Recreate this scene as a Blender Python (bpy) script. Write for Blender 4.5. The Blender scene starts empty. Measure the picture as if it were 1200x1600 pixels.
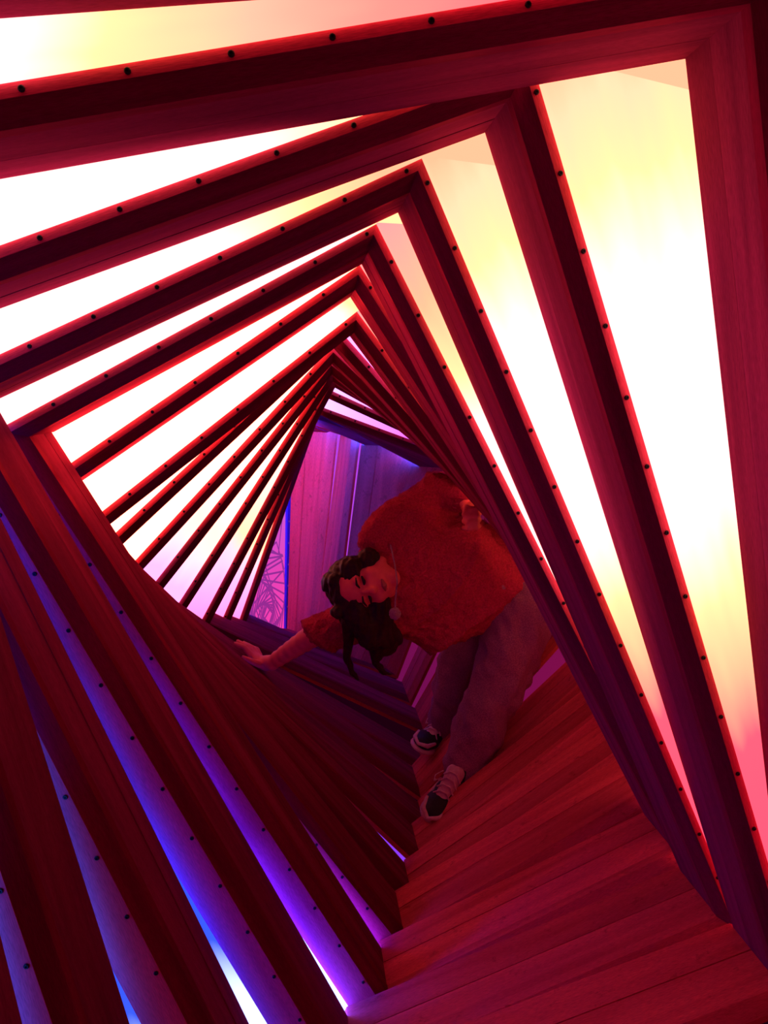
import bpy, bmesh, math, random
from mathutils import Vector, Matrix
random.seed(7)
scene = bpy.context.scene
U = 0.11            # one screw pitch of the frames, in metres
ZC = 1.50           # camera height above the lowest reference level

# ------------------------------------------------------------------ camera
cam_d = bpy.data.cameras.new('camera')
cam = bpy.data.objects.new('camera', cam_d)
scene.collection.objects.link(cam)
scene.camera = cam
cam_d.sensor_fit = 'VERTICAL'
cam_d.sensor_height = 36.0
cam_d.lens = 36.0 * 1120.0 / 1600.0
cam_d.clip_start = 0.02
ex = Vector((0.99317666, -0.01920384, 0.11502751))
up = Vector((0.0, -0.98634857, -0.16467090))
nz = Vector((-0.11661953, -0.16354729, 0.97961838))
rgt = Vector((ex[0], nz[0], up[0])); dwn = Vector((ex[1], nz[1], up[1])); fwd = Vector((ex[2], nz[2], up[2]))
M = Matrix((rgt, -dwn, -fwd)).transposed().to_4x4()
M.translation = Vector((0, 0, ZC))
cam.matrix_world = M

# ------------------------------------------------------------------ world / exposure
w = bpy.data.worlds.new('room_glow'); scene.world = w
w.use_nodes = True
w.node_tree.nodes['Background'].inputs[0].default_value = (0.46, 0.016, 0.125, 1)
w.node_tree.nodes['Background'].inputs[1].default_value = 0.36
scene.view_settings.view_transform = 'Standard'
scene.view_settings.look = 'None'
scene.view_settings.exposure = 0.0
scene.view_settings.gamma = 1.0
scene.view_settings.use_curve_mapping = False

# ------------------------------------------------------------------ materials
def new_mat(name):
    m = bpy.data.materials.new(name); m.use_nodes = True
    nt = m.node_tree; nt.nodes.clear()
    out = nt.nodes.new('ShaderNodeOutputMaterial')
    return m, nt, out

def wood_mat(name, dark, light, rough, wear=0.0, spec=0.1, tint=(1.0, 0.10, 0.20)):
    m, nt, out = new_mat(name)
    N = nt.nodes.new; L = nt.links.new
    b = N('ShaderNodeBsdfDiffuse'); gl = N('ShaderNodeBsdfGlossy'); mixs = N('ShaderNodeMixShader')
    fz = N('ShaderNodeFresnel'); fz.inputs[0].default_value = 1.25
    fm = N('ShaderNodeMath'); fm.operation = 'MULTIPLY'; fm.inputs[1].default_value = spec
    L(fz.outputs[0], fm.inputs[0]); L(fm.outputs[0], mixs.inputs[0])
    L(b.outputs[0], mixs.inputs[1]); L(gl.outputs[0], mixs.inputs[2]); L(mixs.outputs[0], out.inputs[0])
    gl.inputs['Color'].default_value = (*tint, 1); gl.inputs['Roughness'].default_value = rough
    uv = N('ShaderNodeUVMap'); uv.uv_map = 'UVMap'
    info = N('ShaderNodeObjectInfo')
    off = N('ShaderNodeCombineXYZ')
    mul = N('ShaderNodeMath'); mul.operation = 'MULTIPLY'; mul.inputs[1].default_value = 37.0
    L(info.outputs['Random'], mul.inputs[0]); L(mul.outputs[0], off.inputs[0]); L(mul.outputs[0], off.inputs[1])
    add = N('ShaderNodeVectorMath'); L(uv.outputs[0], add.inputs[0]); L(off.outputs[0], add.inputs[1])
    mp = N('ShaderNodeMapping'); mp.inputs['Scale'].default_value = (1.6, 26.0, 1.0)
    L(add.outputs[0], mp.inputs[0])
    n1 = N('ShaderNodeTexNoise'); n1.inputs['Scale'].default_value = 1.0; n1.inputs['Detail'].default_value = 6
    n1.inputs['Roughness'].default_value = 0.6; n1.inputs['Distortion'].default_value = 0.4
    L(mp.outputs[0], n1.inputs['Vector'])
    mp2 = N('ShaderNodeMapping'); mp2.inputs['Scale'].default_value = (14.0, 160.0, 1.0)
    L(add.outputs[0], mp2.inputs[0])
    n2 = N('ShaderNodeTexNoise'); n2.inputs['Detail'].default_value = 3
    L(mp2.outputs[0], n2.inputs['Vector'])
    r = N('ShaderNodeValToRGB'); r.color_ramp.elements[0].position = 0.32; r.color_ramp.elements[1].position = 0.7
    r.color_ramp.elements[0].color = (*dark, 1); r.color_ramp.elements[1].color = (*light, 1)
    L(n1.outputs['Fac'], r.inputs[0])
    mx = N('ShaderNodeMixRGB'); mx.blend_type = 'MULTIPLY'; mx.inputs[0].default_value = 0.55
    r2 = N('ShaderNodeValToRGB'); r2.color_ramp.elements[0].position = 0.3; r2.color_ramp.elements[1].position = 0.62
    r2.color_ramp.elements[0].color = (.45, .45, .45, 1)
    L(n2.outputs['Fac'], r2.inputs[0]); L(r.outputs[0], mx.inputs[1]); L(r2.outputs[0], mx.inputs[2])
    # tone of the individual board
    hv = N('ShaderNodeHueSaturation')
    vr = N('ShaderNodeMapRange'); vr.inputs[3].default_value = 0.78; vr.inputs[4].default_value = 1.16
    L(info.outputs['Random'], vr.inputs[0]); L(vr.outputs[0], hv.inputs['Value']); L(mx.outputs[0], hv.inputs['Color'])
    last = hv.outputs[0]
    if wear:
        mp3 = N('ShaderNodeMapping'); mp3.inputs['Scale'].default_value = (5.0, 9.0, 1.0); mp3.inputs['Rotation'].default_value = (0, 0, 0.7)
        L(add.outputs[0], mp3.inputs[0])
        v = N('ShaderNodeTexNoise'); v.inputs['Scale'].default_value = 3.0; v.inputs['Detail'].default_value = 8; v.inputs['Roughness'].default_value = .75
        L(mp3.outputs[0], v.inputs['Vector'])
        r3 = N('ShaderNodeValToRGB'); r3.color_ramp.elements[0].position = 0.33; r3.color_ramp.elements[1].position = 0.42
        r3.color_ramp.elements[0].color = (.35, .3, .3, 1)
        L(v.outputs['Fac'], r3.inputs[0])
        m2 = N('ShaderNodeMixRGB'); m2.blend_type = 'MULTIPLY'; m2.inputs[0].default_value = wear
        L(last, m2.inputs[1]); L(r3.outputs[0], m2.inputs[2]); last = m2.outputs[0]
    L(last, b.inputs['Color'])
    bp = N('ShaderNodeBump'); bp.inputs['Strength'].default_value = 0.12; bp.inputs['Distance'].default_value = 0.002
    L(n2.outputs['Fac'], bp.inputs['Height']); L(bp.outputs[0], b.inputs['Normal']); L(bp.outputs[0], gl.inputs['Normal'])
    return m

def plain_mat(name, col, rough=0.5, metal=0.0):
    m, nt, out = new_mat(name)
    b = nt.nodes.new('ShaderNodeBsdfPrincipled'); nt.links.new(b.outputs[0], out.inputs[0])
    b.inputs['Base Color'].default_value = (*col, 1); b.inputs['Roughness'].default_value = rough
    b.inputs['Metallic'].default_value = metal
    return m

def glow_mat(name, stops, strength=1.0, axis=0):
    """backlit acrylic sheet; the LED chain behind it changes colour along the side"""
    m, nt, out = new_mat(name)
    N = nt.nodes.new; L = nt.links.new
    e = N('ShaderNodeEmission'); 
    uv = N('ShaderNodeUVMap'); uv.uv_map = 'UVMap'
    sp = N('ShaderNodeSeparateXYZ'); L(uv.outputs[0], sp.inputs[0])
    nz_ = N('ShaderNodeTexNoise'); nz_.inputs['Scale'].default_value = 5.0; L(uv.outputs[0], nz_.inputs['Vector'])
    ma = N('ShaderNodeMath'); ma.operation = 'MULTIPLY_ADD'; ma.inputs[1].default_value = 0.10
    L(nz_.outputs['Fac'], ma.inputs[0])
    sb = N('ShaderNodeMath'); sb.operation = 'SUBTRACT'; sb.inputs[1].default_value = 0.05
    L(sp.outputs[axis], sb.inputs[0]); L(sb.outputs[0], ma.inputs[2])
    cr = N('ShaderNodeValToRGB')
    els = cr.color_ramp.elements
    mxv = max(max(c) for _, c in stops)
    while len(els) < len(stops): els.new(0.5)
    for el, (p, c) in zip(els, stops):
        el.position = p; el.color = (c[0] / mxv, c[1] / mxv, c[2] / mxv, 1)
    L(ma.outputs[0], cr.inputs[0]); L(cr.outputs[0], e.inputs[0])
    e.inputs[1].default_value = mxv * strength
    L(e.outputs[0], out.inputs[0])
    return m

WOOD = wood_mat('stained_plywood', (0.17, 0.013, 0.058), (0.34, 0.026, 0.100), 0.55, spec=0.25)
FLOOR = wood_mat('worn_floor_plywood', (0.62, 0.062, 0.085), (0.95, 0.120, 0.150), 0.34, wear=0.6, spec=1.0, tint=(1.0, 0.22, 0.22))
EDGE = wood_mat('plywood_edge', (0.62, 0.050, 0.100), (0.92, 0.090, 0.140), 0.5, spec=0.2)
BEVEL = wood_mat('plywood_bevel_shaded', (0.14, 0.004, 0.03), (0.28, 0.008, 0.055), 0.4, spec=0.3)  # same wood as the boards, shade of the viewer-facing bevel put into its colour
SCREW = plain_mat('black_screw', (0.012, 0.008, 0.010), 0.45, 0.6)
BRIGHT_SCREW = plain_mat('bright_screw', (0.75, 0.72, 0.8), 0.3, 0.9)

WH = (3.4, 1.12, 1.08); YE = (2.6, 1.00, 0.46); PE = (1.9, 0.60, 0.34); PK = (1.5, 0.13, 0.22)
LI = (2.2, 0.60, 1.8); MG = (1.5, 0.12, 1.2)
G_T_A = glow_mat('glow_top_pink_end', [(0, WH), (.29, WH), (.36, YE), (.48, (2.6, .62, .42)), (.6, (2.2, .36, .30)), (.75, (2.0, .18, .24)), (1, (2.0, .12, .2))])
G_T = glow_mat('glow_top', [(0, WH), (.62, WH), (.78, YE), (.92, PE), (1, PE)])
WF = (10.5, 1.8, 1.2)
G_T_M = glow_mat('glow_top_white', [(0, WH), (.93, WH), (1.0, YE)])
G_T_N = glow_mat('glow_top_bright', [(0, WF), (.95, WF), (1.0, YE)])
G_T_F = glow_mat('glow_left_lilac_end', [(0, LI), (.14, LI), (.26, (3.2, .95, 1.0)), (.36, (5, 1.1, .9)), (.5, WF), (1, WF)])
G_T_P = glow_mat('glow_left_pink_end', [(0, (2.0, .3, .8)), (.2, LI), (.38, (4, 1.0, .6)), (.55, (5, 1.1, .9)), (1, WF)])
G_R = glow_mat('glow_side', [(0, PE), (.05, (2.4, .85, .5)), (.11, YE), (.19, WH), (.43, WH), (.51, YE), (.59, PE), (.67, PK), (1, (2.0, .08, .2))])
G_R_M = glow_mat('glow_side_peach_top', [(0, (2.6, .42, .40)), (.10, PE), (.2, YE), (.28, WH), (.50, WH), (.58, PE), (.75, PK), (1, PK)])
G_R_F = glow_mat('glow_side_lilac_top', [(0, LI), (.12, LI), (.20, PE), (.36, (4.5, .85, .42)), (.6, YE), (1, PK)])
G_R_V = glow_mat('glow_ceiling_violet', [(0, (1.6, .8, 2.2)), (.25, (1.4, .5, 1.8)), (.6, (1.1, .12, 1.1)), (1, (1.1, .12, 1.1))])
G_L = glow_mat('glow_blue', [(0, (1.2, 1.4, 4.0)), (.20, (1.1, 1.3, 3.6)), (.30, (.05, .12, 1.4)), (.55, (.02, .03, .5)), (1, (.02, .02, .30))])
G_L_V = glow_mat('glow_violet', [(0, (.3, .05, 1.0)), (.4, (.1, .02, .6)), (1, (.04, .01, .4))])
LED_B = glow_mat('led_steel_blue', [(0, (.1, 1.4, 13)), (.5, (.05, 1.0, 8)), (1, (.02, .5, 3.5))])
LED_D = glow_mat('led_blue', [(0, (.3, 3.5, 70)), (.4, (.05, 1.0, 38)), (.7, (.03, .5, 13)), (1, (.01, .2, 5))])
LED_V = glow_mat('led_violet', [(0, (4, 5, 110)), (.25, (1.5, 1, 62)), (.5, (.3, .15, 15)), (1, (.05, .05, 2))])
LED_V2 = glow_mat('led_violet_dim', [(0, (2, .5, 26)), (.18, (1, .2, 14)), (.4, (.1, .05, 1.5)), (1, (.02, .02, .3))])
LED_P2 = glow_mat('led_purple_dim', [(0, (.2, 3, 40)), (1, (.2, 3, 40))])
LED_P = glow_mat('led_purple', [(0, (.5, 7, 90)), (1, (.5, 7, 90))])
G_B = glow_mat('glow_floor_dim', [(0, (.012, .0, .004)), (1, (.012, .0, .006))])
G_B2 = glow_mat('glow_floor_purple', [(0, (.22, .004, .06)), (1, (.16, .004, .08))])
G_V = glow_mat('glow_end_violet', [(0, (.5, .06, .8)), (1, (.5, .06, .8))])

# ------------------------------------------------------------------ object helpers
C = scene.collection
def link(name, me, mat=None, parent=None):
    o = bpy.data.objects.new(name, me); C.objects.link(o)
    if mat: me.materials.append(mat)
    if parent: o.parent = parent
    return o
def tag(o, label=None, cat=None, group=None, kind=None):
    if label: o['label'] = label
    if cat: o['category'] = cat
    if group: o['group'] = group
    if kind: o['kind'] = kind
    return o
def empty(name, loc=(0, 0, 0)):
    o = bpy.data.objects.new(name, None); C.objects.link(o); o.location = loc
    o.empty_display_size = 0.1
    return o
def bm_mesh(name, bm):
    bmesh.ops.recalc_face_normals(bm, faces=bm.faces)
    me = bpy.data.meshes.new(name); bm.to_mesh(me); bm.free(); return me

# ------------------------------------------------------------------ twisted frames
def offset_poly(P, offs):
    """P: 4 2D corners clockwise seen from the viewer (TR, BR, BL, TL); offs[i]: outward offset of side i (corner i -> i+1)."""
    lines = []
    for i in range(4):
        a, b = Vector(P[i]), Vector(P[(i + 1) % 4])
        d = (b - a).normalized(); nrm = Vector((-d.y, d.x))      # outward for clockwise order
        lines.append((a + nrm * offs[i], d))
    out = []
    for i in range(4):
        (p, d), (q, e) = lines[i - 1], lines[i]
        den = d.x * e.y - d.y * e.x
        t = ((q.x - p.x) * e.y - (q.y - p.y) * e.x) / den
        out.append(p + d * t)
    return out

class Frame:
    """plane basis: origin O, e1, e2 (in plane), depth vector function"""
    def __init__(s, O, e1, e2, poly, depth):
        s.O, s.e1, s.e2, s.poly, s.depth = O, e1, e2, poly, depth
    def pt(s, p, y):
        # y in pitches behind the front plane; depth(p) gives the extrusion vector for the full depth 1
        return s.O + s.e1 * p[0] + s.e2 * p[1] + s.depth(p) * y

def side_prism(fr, i, section, base):
    """prism along side i; section = list of (outward offset, depth)"""
    bm = bmesh.new(); uvl = bm.loops.layers.uv.new('UVMap')
    A, B = [], []
    for o, y in section:
        q = offset_poly(fr.poly, [o] * 4)
        A.append(bm.verts.new(fr.pt(q[i], y) - base)); B.append(bm.verts.new(fr.pt(q[(i + 1) % 4], y) - base))
    n = len(section); ln = (Vector(fr.poly[i]) - Vector(fr.poly[(i + 1) % 4])).length * U
    acc = [0]
    for k in range(n):
        a, b = section[k], section[(k + 1) % n]
        acc.append(acc[-1] + math.hypot(a[0] - b[0], a[1] - b[1]) * U)
    for k in range(n):
        f = bm.faces.new((A[k], A[(k + 1) % n], B[(k + 1) % n], B[k]))
        for l, uvv in zip(f.loops, ((0, acc[k]), (0, acc[k + 1]), (ln, acc[k + 1]), (ln, acc[k]))): l[uvl].uv = uvv
    bm.faces.new(A); bm.faces.new(list(reversed(B)))
    return bm_mesh('side', bm)

def panel_mesh(fr, i, wo, reach, base, y0=0.05, y1=0.09):
    """pinwheel light panel of side i"""
    # reach per side; inner edge at +wo
    inner = offset_poly(fr.poly, wo)
    outer = offset_poly(fr.poly, [reach] * 4)
    a, b = inner[i], inner[(i + 1) % 4]
    d = (b - a).normalized(); nrm = Vector((-d.y, d.x))
    # joint from corner a: mostly outward, slanting along the side
    def joint(c, dd):
        nn = Vector((-dd.y, dd.x)); v = (nn * 0.87 + dd * 0.5).normalized(); return c + v * (reach / 0.87)
    ea = joint(a, d)
    P2, P3 = inner[(i + 1) % 4], inner[(i + 2) % 4]
    d2 = (P3 - P2).normalized(); eb = joint(b, d2)
    co = outer[(i + 1) % 4]
    bm = bmesh.new(); uvl = bm.loops.layers.uv.new('UVMap')
    ring = [a, ea, co, eb, b]
    ln = (b - a).length
    def uvof(p): return ((p - a).dot(d) / ln, (p - a).dot(nrm) / reach)
    V0 = [bm.verts.new(fr.pt(p, y0) - base) for p in ring]; V1 = [bm.verts.new(fr.pt(p, y1) - base) for p in ring]
    f = bm.faces.new(V0); g = bm.faces.new(list(reversed(V1)))
    for face, rr in ((f, ring), (g, list(reversed(ring)))):
        for l, p in zip(face.loops, rr): l[uvl].uv = uvof(p)
    for k in range(5):
        h = bm.faces.new((V0[k], V0[(k + 1) % 5], V1[(k + 1) % 5], V1[k]))
        for l, p in zip(h.loops, (ring[k], ring[(k + 1) % 5], ring[(k + 1) % 5], ring[k])): l[uvl].uv = uvof(p)
    me = bm_mesh('light_panel', bm); return me

def screw_mesh(r, h, mat):
    bm = bmesh.new()
    n = 10
    rings = []
    for rr, z in ((r * 1.0, 0.0), (r, h * .6), (r * .75, h), (r * .38, h), (r * .30, h * .35)):
        rings.append([bm.verts.new((rr * math.cos(2 * math.pi * k / n), rr * math.sin(2 * math.pi * k / n), z)) for k in range(n)])
    for a, b in zip(rings, rings[1:]):
        for k in range(n): bm.faces.new((a[k], a[(k + 1) % n], b[(k + 1) % n], b[k]))
    bm.faces.new(rings[-1])
    me = bm_mesh('screw', bm); me.materials.append(mat); return me
SC_ME = screw_mesh(0.034 * U, 0.0022, SCREW)
SCB_ME = screw_mesh(0.05 * U, 0.003, BRIGHT_SCREW)

SIDE_ORDER = ['R', 'B', 'L', 'T']      # side i runs from corner i: TR->BR, BR->BL, BL->TL, TL->TR
WO = {'R': 0.06, 'B': 0.06, 'L': 0.06, 'T': 0.07}

def build_frame(fr, depth_p, mats, label, screws, wo_l=0.06, reach=2.6, wedge=False, led=None):
    base = fr.pt((fr.poly[2] + fr.poly[3] + fr.poly[0] + fr.poly[1]) / 4, 0) if wedge else fr.pt(fr.poly[2], 0)
    root = empty('twisted_frame', base)
    tag(root, label, 'frame', 'twisted wooden frames of the tunnel')
    wos = [WO['R'], WO['B'], wo_l, WO['T']]
    D = depth_p
    dseam = 0.40 + (D - 0.43) * 0.5
    for i, sd in enumerate(SIDE_ORDER):
        wo = wos[i]
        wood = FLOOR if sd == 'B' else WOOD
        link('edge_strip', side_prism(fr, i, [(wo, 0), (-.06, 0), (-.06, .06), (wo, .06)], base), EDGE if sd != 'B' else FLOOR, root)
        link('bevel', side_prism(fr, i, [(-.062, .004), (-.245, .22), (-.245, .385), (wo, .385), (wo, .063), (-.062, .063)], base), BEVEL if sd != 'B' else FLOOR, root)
        D2 = D - .24 if (led and sd in led) else (D - .02 if sd == 'B' and reach > 2 else D - .125)      # the left boards stop short: LED light spills through the gap
        gp = .016 if sd == 'B' else .008
        j1, j2 = random.uniform(-.006, .006), random.uniform(-.006, .006)
        link('plank', side_prism(fr, i, [(-.225 + j1, .39), (-.225 + j1, dseam - gp), (-.06, dseam - gp), (-.06, .39)], base), wood, root)
        link('plank', side_prism(fr, i, [(-.225 + j2, dseam + gp * .5), (-.225 + j2, D2), (-.06, D2), (-.06, dseam + gp * .5)], base), wood, root)
        if mats.get(sd):
            link('light_panel', panel_mesh(fr, i, wos, reach, base, y0={'R': -.11, 'T': -.05}.get(sd, .02)), mats[sd], root)
    for sd, lm in (led or {}).items():   # LED bar on the back of the board, washing the next frame's front face
        link('led_bar', side_prism(fr, SIDE_ORDER.index(sd), [(-.16, D - .23), (.0, D - .23), (.0, D - .17), (-.16, D - .17)], base), lm, root)
    # screws along the front edges
    zax = (fr.depth((0, 0)) * -1).normalized()
    xax = fr.e1.normalized(); yax = zax.cross(xax)
    rot = Matrix((xax, yax, zax)).transposed().to_euler()
    for sd, ph in screws.items():
        i = SIDE_ORDER.index(sd); a, b = fr.poly[i], fr.poly[(i + 1) % 4]
        d = b - a; ln = d.length; d = d / ln
        # phase measured along u for the top side and along -v for the others
        s0 = (a.x if sd == 'T' else -a.y)
        t = math.ceil(s0 + 0.15 - ph) + ph - s0
        while t < ln - 0.1:
            o = bpy.data.objects.new('screw', SC_ME); C.objects.link(o); o.parent = root
            o.location = fr.pt(a + d * t, -0.001) - base; o.rotation_euler = rot
            t += 1.0
    return root

STEP = 1.687
#      d      phi    T      R     L      vBL     vBR
TAB = [
 ('Z', 6.02,  7.0,  3.90, 7.0, -4.30, -11.6, -11.9),
 ('A', 7.69, 11.5,  3.28, 5.82, -4.46, -11.5, -11.9),
 ('B', 9.36, 20.4,  2.75, 4.10, -4.91, -11.35, -11.8),
 ('C', 11.03, 25.0, 2.20, 3.04, -4.76, -11.45, -12.07),
 ('D', 12.70, 28.3, 1.76, 2.47, -4.64, -11.57, -12.06),
 ('E', 14.38, 33.9, 1.26, 2.30, -5.30, -11.45, -12.03),
 ('F', 16.07, 37.5, 0.52, 2.02, -5.88, -11.70, -12.20),
 ('G', 17.76, 42.3, 0.46, 1.68, -6.50, -11.52, -12.15),
 ('H', 19.45, 46.6, 0.10, 1.46, -7.25, -11.56, -12.05),
 ('I', 21.14, 51.0, -.19, 1.26, -7.84, -10.87, -11.20),
 ('J', 22.83, 56.3, -.48, 1.13, -8.68, -10.58, -10.80),
 ('K', 24.54, 61.2, -.76, 0.99, -8.84, -9.64, -9.75),
 ('L', 26.25, 65.6, -.79, 0.48, -9.33, -8.55, -8.60),
 ('M', 27.94, 69.7, -.80, -.28, -9.60, -7.40, -7.42),
]
PH = {'A': {'T': .07, 'L': .71}, 'B': {'T': .80, 'R': .60, 'L': .20}, 'C': {'T': .82, 'R': .07, 'L': .56},
      'D': {'T': .31, 'R': .83, 'L': .69}, 'E': {'T': .46, 'R': .13, 'L': .08}, 'F': {'T': .72, 'R': .4, 'L': .3},
      'G': {'T': .30, 'R': .70}, 'H': {'T': .57}, 'I': {'T': .01}, 'J': {'T': .15}, 'K': {'T': .77}, 'L': {'T': .30, 'R': .4}, 'M': {'R': .4}, 'Z': {'T': .2}}
LAB = {
 'Z': 'wooden frame just beyond the photo edge, its thin top edge in the upper left corner',
 'A': 'large nearest wooden frame crossing the top of the photo with a broad red right post',
 'B': 'second large wooden frame, its corner meeting the nearest frame at top right',
 'C': 'third wooden frame with a pointed lit corner below the second frame',
 'D': 'fourth wooden frame whose top rail ends at the left wall planks',
 'E': 'fifth wooden frame, narrow right strip fading behind the fourth frame',
 'F': 'sixth wooden frame with the widest white light band above its top rail',
 'G': 'seventh wooden frame with a lilac and peach wedge of light on its right side',
 'H': 'eighth wooden frame whose corner starts the fan of orange rails',
 'I': 'ninth wooden frame, second slat of the orange fan right of the eighth',
 'J': 'tenth wooden frame, knotty slat in the middle of the orange fan',
 'K': 'eleventh wooden frame, steep red slat near the patterned end panel',
 'L': 'twelfth wooden frame, last steep slat before the pink patterned panel',
 'M': 'thirteenth wooden frame where the tunnel turns, with a violet ceiling sliver',
}
def straight_frame(nm, d, phi, T, R, Lx, vbl, vbr):
    a = math.radians(phi); c, s = math.cos(a), math.sin(a)
    e1 = Vector((c, 0, s)) * U; e2 = Vector((-s, 0, c)) * U
    O = Vector((0, d * U, ZC))
    dirb = (Vector((R - .225, vbr)) - Vector((Lx + .225, vbl)))
    sl = dirb.y / dirb.x
    def vb(u): return vbl + sl * (u - (Lx + .225)) - .225 * math.sqrt(1 + sl * sl)
    poly = [Vector((R, T)), Vector((R, vb(R))), Vector((Lx, vb(Lx))), Vector((Lx, T))]
    if nm == 'M':     # the tunnel starts to turn left: its right-hand boards slant inwards
        return Frame(O, e1, e2, poly, lambda p: Vector((-1.27 * U * max(0, (T - p[1])) / (T - vbl), U, 0)))
    return Frame(O, e1, e2, poly, lambda p: Vector((0, U, 0)))
def mats_for(nm):
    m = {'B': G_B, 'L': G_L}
    if nm in 'ZA': m.update(T=G_T_A, R=G_R)
    elif nm in 'BC': m.update(T=G_T, R=G_R)
    elif nm in 'D': m.update(T=G_T_M, R=G_R_M)
    elif nm in 'EF': m.update(T=G_T_N, R=G_R_M, L=G_L_V)
    elif nm in 'GH': m.update(T=G_T_N, R=G_R_F, L=G_L_V)
    elif nm in 'IJ': m.update(T=G_T_F, R=G_R_V, L=G_B, B=G_B2)
    elif nm in 'KL': m.update(T=G_T_P, R=G_R_V, L=G_B, B=G_B2)
    else: m.update(T=G_T_P, R=G_R_V, L=G_B, B=G_B2)
    return m
frames = {}
for row in TAB:
    nm = row[0]
    fr = straight_frame(*row)
    frames[nm] = fr
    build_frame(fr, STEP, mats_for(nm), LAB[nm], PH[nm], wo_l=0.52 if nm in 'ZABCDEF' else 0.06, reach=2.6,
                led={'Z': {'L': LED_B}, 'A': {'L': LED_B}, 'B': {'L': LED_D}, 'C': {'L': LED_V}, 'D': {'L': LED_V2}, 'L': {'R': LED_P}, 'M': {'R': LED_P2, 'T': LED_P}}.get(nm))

# ------------------------------------------------------------------ the bend: frames that turn left
def W3(x, d, z): return Vector((x * U, d * U, ZC + z * U))
BEND = [  # name, BR, BL, yaw, roll sine, width, right depth vec top / bottom, left depth vec
 ('N', (4.85, 29.63, -2.08), (3.42, 29.63, -12.24), 4, .30, 6.9, (-1.30, .78), (-1.25, .81), (-.05, .45)),
 ('O', (2.58, 31.00, -1.72), (1.34, 31.00, -11.57), 18, .30, 5.0, (-.36, .72), (-.46, .88), (-.1, .25)),
 ('P', (1.70, 32.50, -1.62), (0.56, 32.50, -11.61), 38, .33, 4.9, (-1.22, .88), (-.78, .86), (-.1, .2)),
]
BLAB = {'N': 'purple-lit wooden frame at the start of the bend behind the person',
        'O': 'purple-lit wooden frame in the bend, narrow upright plank left of the first',
        'P': 'last purple-lit wooden frame in the bend beside the blue-edged panel'}
def bend_frame(nm, BR, BL, yaw, sr, wd, vt, vb, vl):
    br, bl = W3(*BR), W3(*BL); a = math.radians(yaw); cr = math.sqrt(1 - sr * sr)
    dl = Vector((-math.cos(a) * cr, -math.sin(a) * cr, sr))
    tr, tl = br + dl * wd * U, bl + dl * wd * U
    e1 = -dl * U
    nrm = (bl - br).cross(dl).normalized()
    e2u = nrm.cross(dl).normalized()
    if e2u.z < 0: e2u = -e2u
    e2 = e2u * U
    O = bl
    def to2(P): v = P - O; return Vector((v.dot(e1) / U / U, v.dot(e2) / U / U))
    # order as in the straight frames: TR (ceiling-left), BR (ceiling-right), BL (floor-right), TL (floor-left)
    poly = [to2(tr), to2(br), to2(bl), to2(tl)]
    xbr, hgt = to2(br).x, to2(br).y
    def depth(p):
        g = min(1, max(0, p[1] / hgt)); xr = xbr * g
        k = min(1, max(0, (p[0] - xr + wd) / wd)); vr = (vb[0] + (vt[0] - vb[0]) * g, vb[1] + (vt[1] - vb[1]) * g)
        return Vector((vl[0] + (vr[0] - vl[0]) * k, vl[1] + (vr[1] - vl[1]) * k, 0)) * U
    return Frame(O, e1, e2, poly, depth)
for row in BEND:
    nm = row[0]
    build_frame(bend_frame(*row), STEP, {'R': G_V, 'B': G_V, 'L': G_B, 'T': G_V}, BLAB[nm], {}, reach=1.4, led={'R': LED_P} if nm in 'NO' else None)

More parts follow.
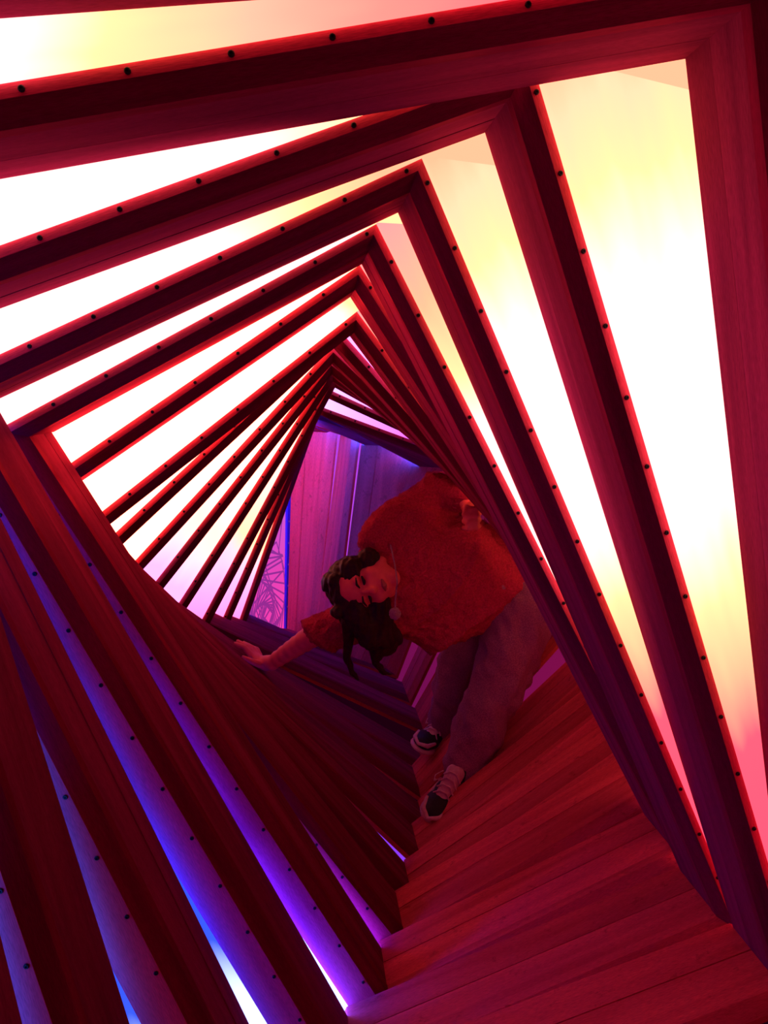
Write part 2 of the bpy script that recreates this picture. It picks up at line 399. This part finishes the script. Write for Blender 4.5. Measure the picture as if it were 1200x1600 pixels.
# ------------------------------------------------------------------ patterned end panel
PINK_SHEET = glow_mat('pink_backlit_sheet', [(0, (1.0, .045, .40)), (.35, (.80, .055, .48)), (.7, (.55, .10, .72)), (1, (.42, .12, .8))], axis=1)
LINES = glow_mat('purple_print', [(0, (.34, .02, .26)), (1, (.20, .04, .40))], axis=1)
BLUE = plain_mat('blue_painted_frame', (0.03, 0.03, 0.85), 0.35)
def end_panel():
    br, bl = W3(-0.43, 34.0, -1.39), W3(-0.81, 34.0, -11.86)
    a = math.radians(62); sr = .33; cr = math.sqrt(1 - sr * sr)
    dl = Vector((-math.cos(a) * cr, -math.sin(a) * cr, sr)); wd = 6.4 * U
    upv = br - bl; h = upv.length; upv.normalize()
    nrm = upv.cross(dl).normalized()
    if nrm.dot(Vector((0, 0, ZC)) - bl) < 0: nrm = -nrm
    root = empty('patterned_end_panel', bl)
    tag(root, 'pink backlit panel printed with spiralling squares in a blue screwed frame', 'panel')
    def P(x, y, z): return dl * x + upv * y + nrm * z      # x leftwards from the right edge, y up
    def slab(name, quad, z0, z1, mat, parent=root):
        bm = bmesh.new(); uvl = bm.loops.layers.uv.new('UVMap')
        A = [bm.verts.new(P(x, y, z0)) for x, y in quad]; B = [bm.verts.new(P(x, y, z1)) for x, y in quad]
        n = len(quad)
        fs = [bm.faces.new(A), bm.faces.new(list(reversed(B)))] + [bm.faces.new((A[k], A[(k + 1) % n], B[(k + 1) % n], B[k])) for k in range(n)]
        for f in fs:
            for l in f.loops:
                v = l.vert.co; l[uvl].uv = (v.dot(dl) / wd, v.dot(upv) / h)
        return link(name, bm_mesh(name, bm), mat, parent)
    fw = 0.035
    slab('backlit_sheet', [(0, 0), (wd, 0), (wd, h), (0, h)], -0.006, 0.0, PINK_SHEET)
    for nmq, qd in (('bottom', [(0, 0), (wd, 0), (wd - fw, fw), (fw, fw)]), ('right', [(0, 0), (fw, fw), (fw, h - fw), (0, h)]),
               ('top', [(0, h), (wd, h), (wd - fw, h - fw), (fw, h - fw)]), ('left', [(wd, 0), (wd - fw, fw), (wd - fw, h - fw), (wd, h)])):
        slab('frame_bar', qd, -0.006, 0.012, BLUE)
    # printed lines: squares turning about three centres
    bm = bmesh.new(); uvl = bm.loops.layers.uv.new('UVMap')
    def line(p, q, t):
        d = (q - p); 
        if d.length < 1e-4: return
        d.normalize(); n2 = Vector((-d.y, d.x)) * t
        # clip into the sheet
        m = fw * .8
        pts = []
        N = 14
        for k in range(N + 1):
            r = p + (q - p) * (k / N)
            pts.append((r, m < r.x < wd - m and m < r.y < h - m))
        for (r0, i0), (r1, i1) in zip(pts, pts[1:]):
            if i0 and i1:
                vs = [bm.verts.new(P(c.x, c.y, 0.0015)) for c in (r0 - n2, r1 - n2, r1 + n2, r0 + n2)]
                f = bm.faces.new(vs)
                for l in f.loops: v = l.vert.co; l[uvl].uv = (v.dot(dl) / wd, v.dot(upv) / h)
    for cx, cy, R0, sgn in ((.42 * wd, .62 * h, .60, 1), (.75 * wd, .18 * h, .46, -1), (.30 * wd, .10 * h, .40, 1)):
        R_, ang = R0, 0.2
        for k in range(15):
            c4 = [Vector((cx + R_ * math.cos(ang + j * math.pi / 2), cy + R_ * math.sin(ang + j * math.pi / 2))) for j in range(4)]
            for j in range(4): line(c4[j], c4[(j + 1) % 4], 0.0050)
            ang += sgn * math.radians(11); R_ *= 0.86
    link('printed_lines', bm_mesh('printed_lines', bm), LINES, root)
    zax = nrm; xax = dl; yax = zax.cross(xax); rot = Matrix((xax, yax, zax)).transposed().to_euler()
    for k in range(10):
        o = bpy.data.objects.new('screw', SCB_ME); C.objects.link(o); o.parent = root
        o.location = P(fw * .5, h * (k + .5) / 10, 0.011); o.rotation_euler = rot
    for k in range(1, 6):
        o = bpy.data.objects.new('screw', SCB_ME); C.objects.link(o); o.parent = root
        o.location = P(wd * k / 6, fw * .5, 0.011); o.rotation_euler = rot
end_panel()

# ------------------------------------------------------------------ the person leaning through the tunnel
from mathutils import noise
def V(*a): return Vector(a)
def skin_like(name, col, rough=.5, sss=0.0, fuzz=0.0, grain=0.0, gs=400.0, col2=None):
    m, nt, out = new_mat(name)
    N = nt.nodes.new; L = nt.links.new
    b = N('ShaderNodeBsdfPrincipled'); L(b.outputs[0], out.inputs[0])
    b.inputs['Roughness'].default_value = rough
    b.inputs['Specular IOR Level'].default_value = 0.25
    tc = N('ShaderNodeTexCoord')
    n = N('ShaderNodeTexNoise'); n.inputs['Scale'].default_value = gs; n.inputs['Detail'].default_value = 4
    L(tc.outputs['Object'], n.inputs['Vector'])
    r = N('ShaderNodeValToRGB'); r.color_ramp.elements[0].position = .35; r.color_ramp.elements[1].position = .68
    c2 = col2 or tuple(c * .7 for c in col)
    r.color_ramp.elements[0].color = (*c2, 1); r.color_ramp.elements[1].color = (*col, 1)
    L(n.outputs['Fac'], r.inputs[0]); L(r.outputs[0], b.inputs['Base Color'])
    if fuzz:
        b.inputs['Sheen Weight'].default_value = fuzz; b.inputs['Sheen Roughness'].default_value = .5
    if grain:
        bp = N('ShaderNodeBump'); bp.inputs['Strength'].default_value = grain; bp.inputs['Distance'].default_value = .004
        L(n.outputs['Fac'], bp.inputs['Height']); L(bp.outputs[0], b.inputs['Normal'])
    return m
SKIN = skin_like('skin', (.95, .15, .17), .5, gs=60, col2=(.90, .13, .15))
FLEECE = skin_like('fluffy_sweater', (.62, .022, .085), .9, fuzz=0.0, grain=.9, gs=170, col2=(.40, .014, .055))
DENIM = skin_like('denim', (.46, .12, .24), .85, grain=.5, gs=260, col2=(.27, .07, .16))
HAIR = skin_like('dark_hair', (.05, .008, .010), .45, gs=90, col2=(.02, .004, .005))
SHOE_B = skin_like('black_sneaker', (.03, .02, .025), .5, gs=120)
SHOE_W = skin_like('white_sneaker', (.85, .42, .48), .55, gs=120, col2=(.72, .34, .4))
POM = skin_like('pompom', (.55, .2, .3), .9, fuzz=.5, grain=.8, gs=400)
DARK = plain_mat('dark_lash', (.012, .004, .004), .5)
LIP = plain_mat('lips', (.42, .07, .08), .4)

class Blob:
    def __init__(s): s.bm = bmesh.new()
    def ball(s, c, r, rot=None):
        """c in pitches, r scalar or 3 radii in pitches"""
        rr = (r, r, r) if not hasattr(r, '__len__') else r
        m = Matrix.Translation(W3(*c)) @ (rot.to_4x4() if rot is not None else Matrix()) @ Matrix.Diagonal((rr[0] * U, rr[1] * U, rr[2] * U, 1))
        bmesh.ops.create_icosphere(s.bm, subdivisions=3, radius=1.0, matrix=m)
        return s
    def chain(s, pts, rad, flat=1.0, n=7):
        for (a, b), (ra, rb) in zip(zip(pts, pts[1:]), zip(rad, rad[1:])):
            for k in range(n + 1):
                t = k / n; p = [a[j] + (b[j] - a[j]) * t for j in range(3)]; r = ra + (rb - ra) * t
                s.ball(p, (r, r * flat, r))
        return s
    def build(s, name, mat, parent, voxel=.007, smooth=4, fn=None):
        me = bpy.data.meshes.new(name); s.bm.to_mesh(me); s.bm.free()
        o = bpy.data.objects.new(name, me); C.objects.link(o)
        md = o.modifiers.new('r', 'REMESH'); md.mode = 'VOXEL'; md.voxel_size = voxel
        if smooth:
            ms = o.modifiers.new('s', 'SMOOTH'); ms.factor = .5; ms.iterations = smooth
        dg = bpy.context.evaluated_depsgraph_get(); dg.update()
        me2 = bpy.data.meshes.new_from_object(o.evaluated_get(dg))
        bpy.data.objects.remove(o); bpy.data.meshes.remove(me)
        base = parent_world(parent)
        nrm = [v.normal.copy() for v in me2.vertices]
        for v, nn in zip(me2.vertices, nrm):
            co = v.co.copy()
            if fn: co = fn(co, nn)
            v.co = co - base
        for p in me2.polygons: p.use_smooth = True
        me2.name = name; me2.materials.clear()
        return link(name, me2, mat, parent)
def parent_world(o):
    p = Vector((0, 0, 0))
    while o: p = p + o.location; o = o.parent
    return p

person = empty('person', W3(4.3, 20.2, -12.2))
tag(person, 'person in fluffy sweater and jeans bending sideways, one hand on the left wall', 'person')

# head axes: the head hangs sideways, crown to the left and slightly down
hu = V(-.93, .06, -.33).normalized(); hf = V(.10, -.98, .02); hf = (hf - hu * hf.dot(hu)).normalized(); hr = hf.cross(hu).normalized()
HROT = Matrix((hr, hf, hu)).transposed()        # local x = side, y = face, z = crown
HC = (1.80, 19.80, -5.38)
def H(x, y, z):                                  # local head coordinates in pitches
    v = hr * x + hf * y + hu * z; return (HC[0] + v.x, HC[1] + v.y, HC[2] + v.z)
b = Blob()
b.ball(H(0, -.10, .25), (.70, .84, .76), HROT)          # skull
b.ball(H(0, .18, -.22), (.58, .60, .70), HROT)          # face
b.ball(H(0, .38, -.78), (.26, .26, .22), HROT)          # chin
for sx in (-1, 1):
    b.ball(H(.30 * sx, .46, -.26), (.24, .22, .24), HROT)   # cheek
    b.ball(H(.27 * sx, .60, .16), (.24, .12, .09), HROT)    # brow
    b.ball(H(.70 * sx, -.06, -.02), (.07, .17, .26), HROT)  # ear
    b.ball(H(.46 * sx, .02, -.55), (.16, .3, .24), HROT)    # jaw
b.ball(H(0, .74, -.02), (.09, .12, .16), HROT); b.ball(H(0, .84, -.18), (.115, .13, .10), HROT)   # nose
b.ball(H(0, .72, -.44), (.22, .08, .05), HROT); b.ball(H(0, .70, -.54), (.20, .09, .06), HROT)    # lips
NECK = (2.75, 20.3, -5.15)
b.chain([H(0, -.15, -.3), NECK, (3.2, 20.55, -5.15)], [.46, .46, .8])
b.chain([(3.2, 20.6, -5.15), (4.3, 20.9, -5.4), (5.6, 21.2, -5.75), (6.8, 21.5, -5.85)], [1.1, 1.25, 1.1, 1.25], flat=.7)
b.chain([(3.2, 20.8, -5.0), (3.35, 20.9, -3.75), (4.15, 21.2, -3.05), (4.76, 19.95, -3.10), tuple(V(4.80, 19.7, -3.3))], [.6, .48, .40, .26, .24])       # raised elbow arm
b.chain([(3.1, 20.6, -5.4), (2.30, 20.5, -6.55), (0.44, 20.9, -7.16), (-.98, 21.55, -8.32)], [.6, .48, .38, .25])       # supporting arm
# supporting hand, palm down on the slanted planks
wn = V(.629, 0, .777); wt = V(-.777, 0, .629); wy = V(0, 1, 0)
PC = V(-1.34, 21.86, -8.40)
PR = Matrix(((wt * .8 + wy * .6).normalized(), (wy * .8 - wt * .6).normalized(), wn)).transposed()
b.ball(tuple(PC), (.42, .36, .15), PR)
b.chain([(-.98, 21.55, -8.32), tuple(PC)], [.25, .2])
ax = (wt * .8 + wy * .6).normalized(); bx_ = (wy * .8 - wt * .6).normalized()
for off, ang, ln in ((-.28, -14, .62), (-.09, -4, .74), (.10, 5, .70), (.27, 15, .56)):
    a = math.radians(ang); dd = ax * math.cos(a) + bx_ * math.sin(a)
    p0 = PC + ax * .30 + bx_ * off; p1 = p0 + dd * ln * .5 + wn * .05; p2 = p0 + dd * ln - wn * .06
    b.chain([tuple(p0), tuple(p1), tuple(p2)], [.10, .09, .07], n=5)
p0 = PC - bx_ * .22 - ax * .15; b.chain([tuple(p0), tuple(p0 - bx_ * .32 + ax * .12), tuple(p0 - bx_ * .52 + ax * .36 - wn * .05)], [.12, .10, .075], n=5)
# fist resting on the hip: wrist above, knuckles towards the camera
FC = V(4.80, 19.62, -3.46)
b.ball(tuple(FC), (.22, .13, .27))
for k in range(4):
    zz = FC.z + .27 - .19 * k
    b.chain([(FC.x + .20, FC.y - .12, zz + .02), (FC.x + .10, FC.y - .26, zz), (FC.x - .16, FC.y - .28, zz - .01), (FC.x - .25, FC.y - .10, zz - .02)], [.076, .080, .080, .070], n=6)
b.chain([(FC.x - .02, FC.y - .1, FC.z + .36), (FC.x - .20, FC.y - .26, FC.z + .32), (FC.x - .30, FC.y - .34, FC.z + .12)], [.10, .09, .07], n=4)
# legs and feet (inside the jeans and shoes)
b.chain([(6.7, 21.2, -6.1), (5.85, 20.4, -8.9), (4.72, 20.15, -11.55)], [.85, .55, .36])
b.chain([(6.2, 21.9, -6.4), (5.06, 22.4, -9.4), (4.72, 22.85, -11.6)], [.85, .52, .36])
b.chain([(4.72, 20.15, -11.55), (4.1, 19.6, -12.0)], [.33, .22]); b.chain([(4.72, 22.85, -11.6), (4.2, 22.5, -11.8)], [.33, .22])
EYES = [W3(*H(.27 * sx, .66, .03)) for sx in (-1, 1)]
MOUTH = W3(*H(0, .78, -.49))
def face_fn(co, nn):
    for e in EYES:
        d = (co - e).length / U
        if d < .3: co = co - hf * U * .10 * math.exp(-(d / .15) ** 2)
    v = (co - MOUTH) / U
    dx, dz = v.dot(hr), v.dot(hu)
    if v.length < .4: co = co - hf * U * .05 * math.exp(-(dz / .035) ** 2 - (dx / .22) ** 2)
    return co
body = b.build('body', SKIN, person, voxel=.0046, smooth=2, fn=face_fn)
tag(body, 'lit bare forearm, hand, fist and sideways face')
for sx in (-1, 1):
    e = Blob(); e.chain([H(.27 * sx - .13, .62, .00), H(.27 * sx, .655, -.015), H(.27 * sx + .13, .62, .01)], [.035, .05, .035], n=4)
    e.build('eye', DARK, person, voxel=.0025, smooth=1)
    e = Blob(); e.chain([H(.27 * sx - .17, .68, .16), H(.27 * sx, .74, .20), H(.27 * sx + .17, .66, .15)], [.025, .04, .025], n=4)
    e.build('eyebrow', DARK, person, voxel=.0025, smooth=1)
e = Blob(); e.chain([H(-.17, .735, -.49), H(0, .80, -.48), H(.17, .735, -.49)], [.03, .055, .03], n=4); e.chain([H(-.15, .73, -.50), H(0, .79, -.54), H(.15, .73, -.50)], [.03, .05, .03], n=4)
e.build('lips', LIP, person, voxel=.0025, smooth=1)

# hair: cap, curls at the crown, long locks hanging straight down
random.seed(3)
hb = Blob()
hb.ball(H(0, -.28, .36), (.84, .86, .84), HROT)
hb.ball(H(0, .10, .78), (.60, .46, .30), HROT)
for k in range(16):
    a = random.uniform(0, 2 * math.pi)
    hb.ball(H(.72 * math.cos(a) * random.uniform(.7, 1.05), .30 * math.sin(a) + random.uniform(-.3, .25), .55 + random.uniform(-.1, .5)), random.uniform(.13, .24))
hb.chain([H(-.62, .2, .2), (1.50, 19.45, -6.2), (1.9, 19.5, -6.9)], [.34, .40, .36])
hb.chain([H(-.60, .0, -.3), (2.15, 19.6, -6.3), (2.25, 19.65, -7.0), (2.15, 19.7, -7.45)], [.36, .42, .38, .20])
hb.chain([(1.36, 19.6, -6.0), (1.28, 19.7, -6.9), (1.25, 19.75, -7.6), (1.36, 19.75, -8.0), (1.6, 19.75, -8.3)], [.30, .17, .11, .09, .035])
hb.chain([(1.9, 19.6, -6.8), (2.06, 19.7, -7.4), (2.08, 19.75, -7.75), (2.26, 19.75, -8.05), (2.52, 19.75, -8.15)], [.3, .17, .11, .09, .035])
hb.chain([(2.3, 19.6, -6.5), (2.66, 19.6, -6.75), (2.74, 19.6, -7.05), (2.56, 19.6, -7.35), (2.35, 19.65, -7.5)], [.22, .11, .10, .10, .08])
hb.chain([H(.62, -.2, .1), H(.78, -.2, .5)], [.2, .26])
def hair_fn(co, nn):
    p = co / U
    return co + nn * U * .06 * noise.noise(Vector((p.x * 9, p.y * 9, p.z * 2.2)))
tag(hb.build('hair', HAIR, person, voxel=.0055, smooth=2, fn=hair_fn), 'long dark hair hanging straight down')

# sweater
sb = Blob()
sb.chain([(3.05, 20.55, -5.15), (3.6, 20.8, -5.35), (4.6, 21.0, -5.55), (5.7, 21.25, -5.8), (6.45, 21.4, -5.8)], [1.45, 1.75, 1.95, 1.75, 1.5], flat=.62)
sb.chain([(3.2, 20.6, -6.3), (4.0, 20.7, -6.55), (5.0, 20.9, -6.35), (6.0, 21.15, -5.95)], [1.10, 1.25, 1.25, 1.0], flat=.62)
sb.chain([(3.15, 20.8, -4.55), (3.35, 20.95, -3.75), (4.20, 21.2, -3.02), (4.70, 20.2, -3.04)], [1.0, .86, .66, .40])
sb.chain([(3.4, 20.95, -4.2), (4.6, 21.1, -4.3)], [.9, .8], flat=.7)
sb.chain([(2.95, 20.6, -5.9), (2.25, 20.5, -6.60), (1.2, 20.7, -6.95), (.52, 20.88, -7.10)], [1.05, .82, .64, .54])
sb.chain([(2.02, 20.3, -4.25), (2.42, 20.5, -3.95), (2.9, 20.75, -3.8)], [.42, .58, .72])        # rolled collar at the raised shoulder
sb.chain([(2.15, 20.45, -4.28), (2.75, 20.25, -4.55), (3.15, 20.05, -5.2), (2.95, 20.1, -6.1)], [.34, .34, .36, .34])
def sweater_fn(co, nn):
    p = (co - W3(2.6, 20.3, -4.3)) / U
    r = math.hypot(p.x * .9, p.z)
    fold = .15 * (1 - abs(math.sin(r * 2.6 + .8 * math.sin(p.x * 1.1 + p.z * .4))) ** .6 * 1.6) * max(0, min(1, (r - .8))) * (1 if nn.y < .2 else .3)
    fl = .075 * noise.noise(co / U * 5.0) + .045 * noise.noise(co / U * 13.0)
    return co + nn * U * (fold + fl)
sw = sb.build('sweater', FLEECE, person, voxel=.007, smooth=5, fn=sweater_fn)
tag(sw, 'baggy fluffy sweater with sleeves pushed up')
# drawstring with pompom
cu = Blob(); cu.chain([(2.47, 19.45, -4.22), (2.56, 19.15, -4.75), (2.60, 19.02, -5.15), (2.55, 18.97, -5.6), (2.53, 18.95, -5.95)], [.028] * 5, n=14)
tag(cu.build('drawstring', POM, person, voxel=.0022, smooth=1), 'pale drawstring')
pb = Blob(); pb.ball((2.53, 18.95, -6.05), .165)
tag(pb.build('pompom', POM, person, voxel=.003, smooth=1, fn=lambda co, nn: co + nn * U * .035 * noise.noise(co / U * 16)), 'small round pompom')

# jeans
jb = Blob()
jb.chain([(6.0, 21.3, -5.9), (7.0, 21.4, -6.0)], [1.35, 1.35], flat=.8)
jb.chain([(6.95, 21.1, -6.2), (6.45, 20.7, -7.6), (5.95, 20.45, -8.9), (5.35, 20.3, -10.2), (4.98, 20.25, -11.25)], [1.22, 1.0, .86, .80, .74], flat=.9)
jb.chain([(6.2, 21.9, -6.3), (5.55, 22.1, -7.9), (5.08, 22.4, -9.4), (4.90, 22.7, -10.7), (4.86, 22.9, -11.35)], [1.1, .88, .72, .68, .66], flat=.9)
def jeans_fn(co, nn):
    p = co / U
    return co + nn * U * (.16 * noise.noise(Vector((p.x * 1.6, p.y * 1.6, p.z * 1.0))) + .09 * noise.noise(Vector((p.x * 3.5 + p.z, p.y * 3, p.z * 2.2))))
je = jb.build('jeans', DENIM, person, voxel=.0075, smooth=4, fn=jeans_fn)
tag(je, 'wide-leg dark jeans')
for c0, c1, rr in (((5.02, 20.24, -11.28), (4.96, 20.23, -11.48), .745), ((4.87, 22.9, -11.36), (4.86, 22.92, -11.52), .66)):
    hm = Blob(); hm.chain([c0, c1], [rr * .99, rr * .97], flat=.9, n=2)
    hm.build('hem', DENIM, je, voxel=.008, smooth=2)

# sneakers
def shoe(heel, toe, upv, label):
    h, t = V(*heel), V(*toe); f = (t - h); ln = f.length; f.normalize()
    u_ = (V(*upv) - f * V(*upv).dot(f)).normalized(); s_ = f.cross(u_).normalized()
    R_ = Matrix((s_, f, u_)).transposed()
    def Q(x, y, z): v = h + s_ * x + f * (y * ln) + u_ * z; return tuple(v)
    b = Blob()
    b.ball(Q(0, .18, .32), (.34, .42, .36), R_); b.ball(Q(0, .45, .30), (.38, .5, .30), R_); b.ball(Q(0, .72, .22), (.43, .46, .24), R_); b.ball(Q(0, .88, .18), (.38, .30, .20), R_)
    b.chain([Q(0, .30, .45), Q(0, .16, .8)], [.34, .33])
    sh = b.build('shoe', SHOE_B, person, voxel=.005, smooth=2); tag(sh, label)
    b = Blob(); b.ball(Q(0, .2, -.02), (.38, .44, .12), R_); b.ball(Q(0, .5, -.03), (.40, .6, .11), R_); b.ball(Q(0, .8, -.02), (.47, .48, .13), R_)
    b.build('sole', SHOE_W, sh, voxel=.0045, smooth=1)
    b = Blob(); b.chain([Q(-.05, .66, .36), Q(-.05, .46, .56), Q(-.05, .30, .84)], [.17, .21, .24], flat=.8); b.chain([Q(.08, .66, .36), Q(.08, .46, .56), Q(.08, .30, .84)], [.15, .19, .22], flat=.8); b.build('tongue', SHOE_W, sh, voxel=.004, smooth=2)
    for k in range(4):
        y = .40 + .085 * k; z = .98 - .13 * k
        b = Blob(); b.chain([Q(-.27, y + .02, z - .20), Q(-.1, y, z), Q(.12, y + .015, z), Q(.27, y + .02, z - .20)], [.035] * 4, n=6); b.build('lace', SHOE_W, sh, voxel=.003, smooth=1)
    for sx in (-1, 1):
        b = Blob(); b.chain([Q(.40 * sx, .60, .14), Q(.34 * sx, .42, .42)], [.06, .045], n=5); b.chain([Q(.36 * sx, .80, .32), Q(.28 * sx, .98, .24), Q(.0, 1.09, .20)], [.06, .08, .06], n=6)
        b.build('stripe', SHOE_W, sh, voxel=.0035, smooth=1)
    b = Blob(); b.chain([Q(.36, .36, .75), Q(.50, .46, .62), Q(.46, .50, .45), Q(.3, .44, .62)], [.024] * 4, n=8); b.build('lace', SHOE_W, sh, voxel=.003, smooth=1)
    return sh
shoe((4.72, 20.4, -12.02), (3.56, 18.98, -12.36), (.15, -.35, .95), 'black and white sneaker nearest the camera')
shoe((4.8, 23.2, -12.0), (3.76, 22.15, -11.76), (.1, -.35, .95), 'black and white sneaker farther back')
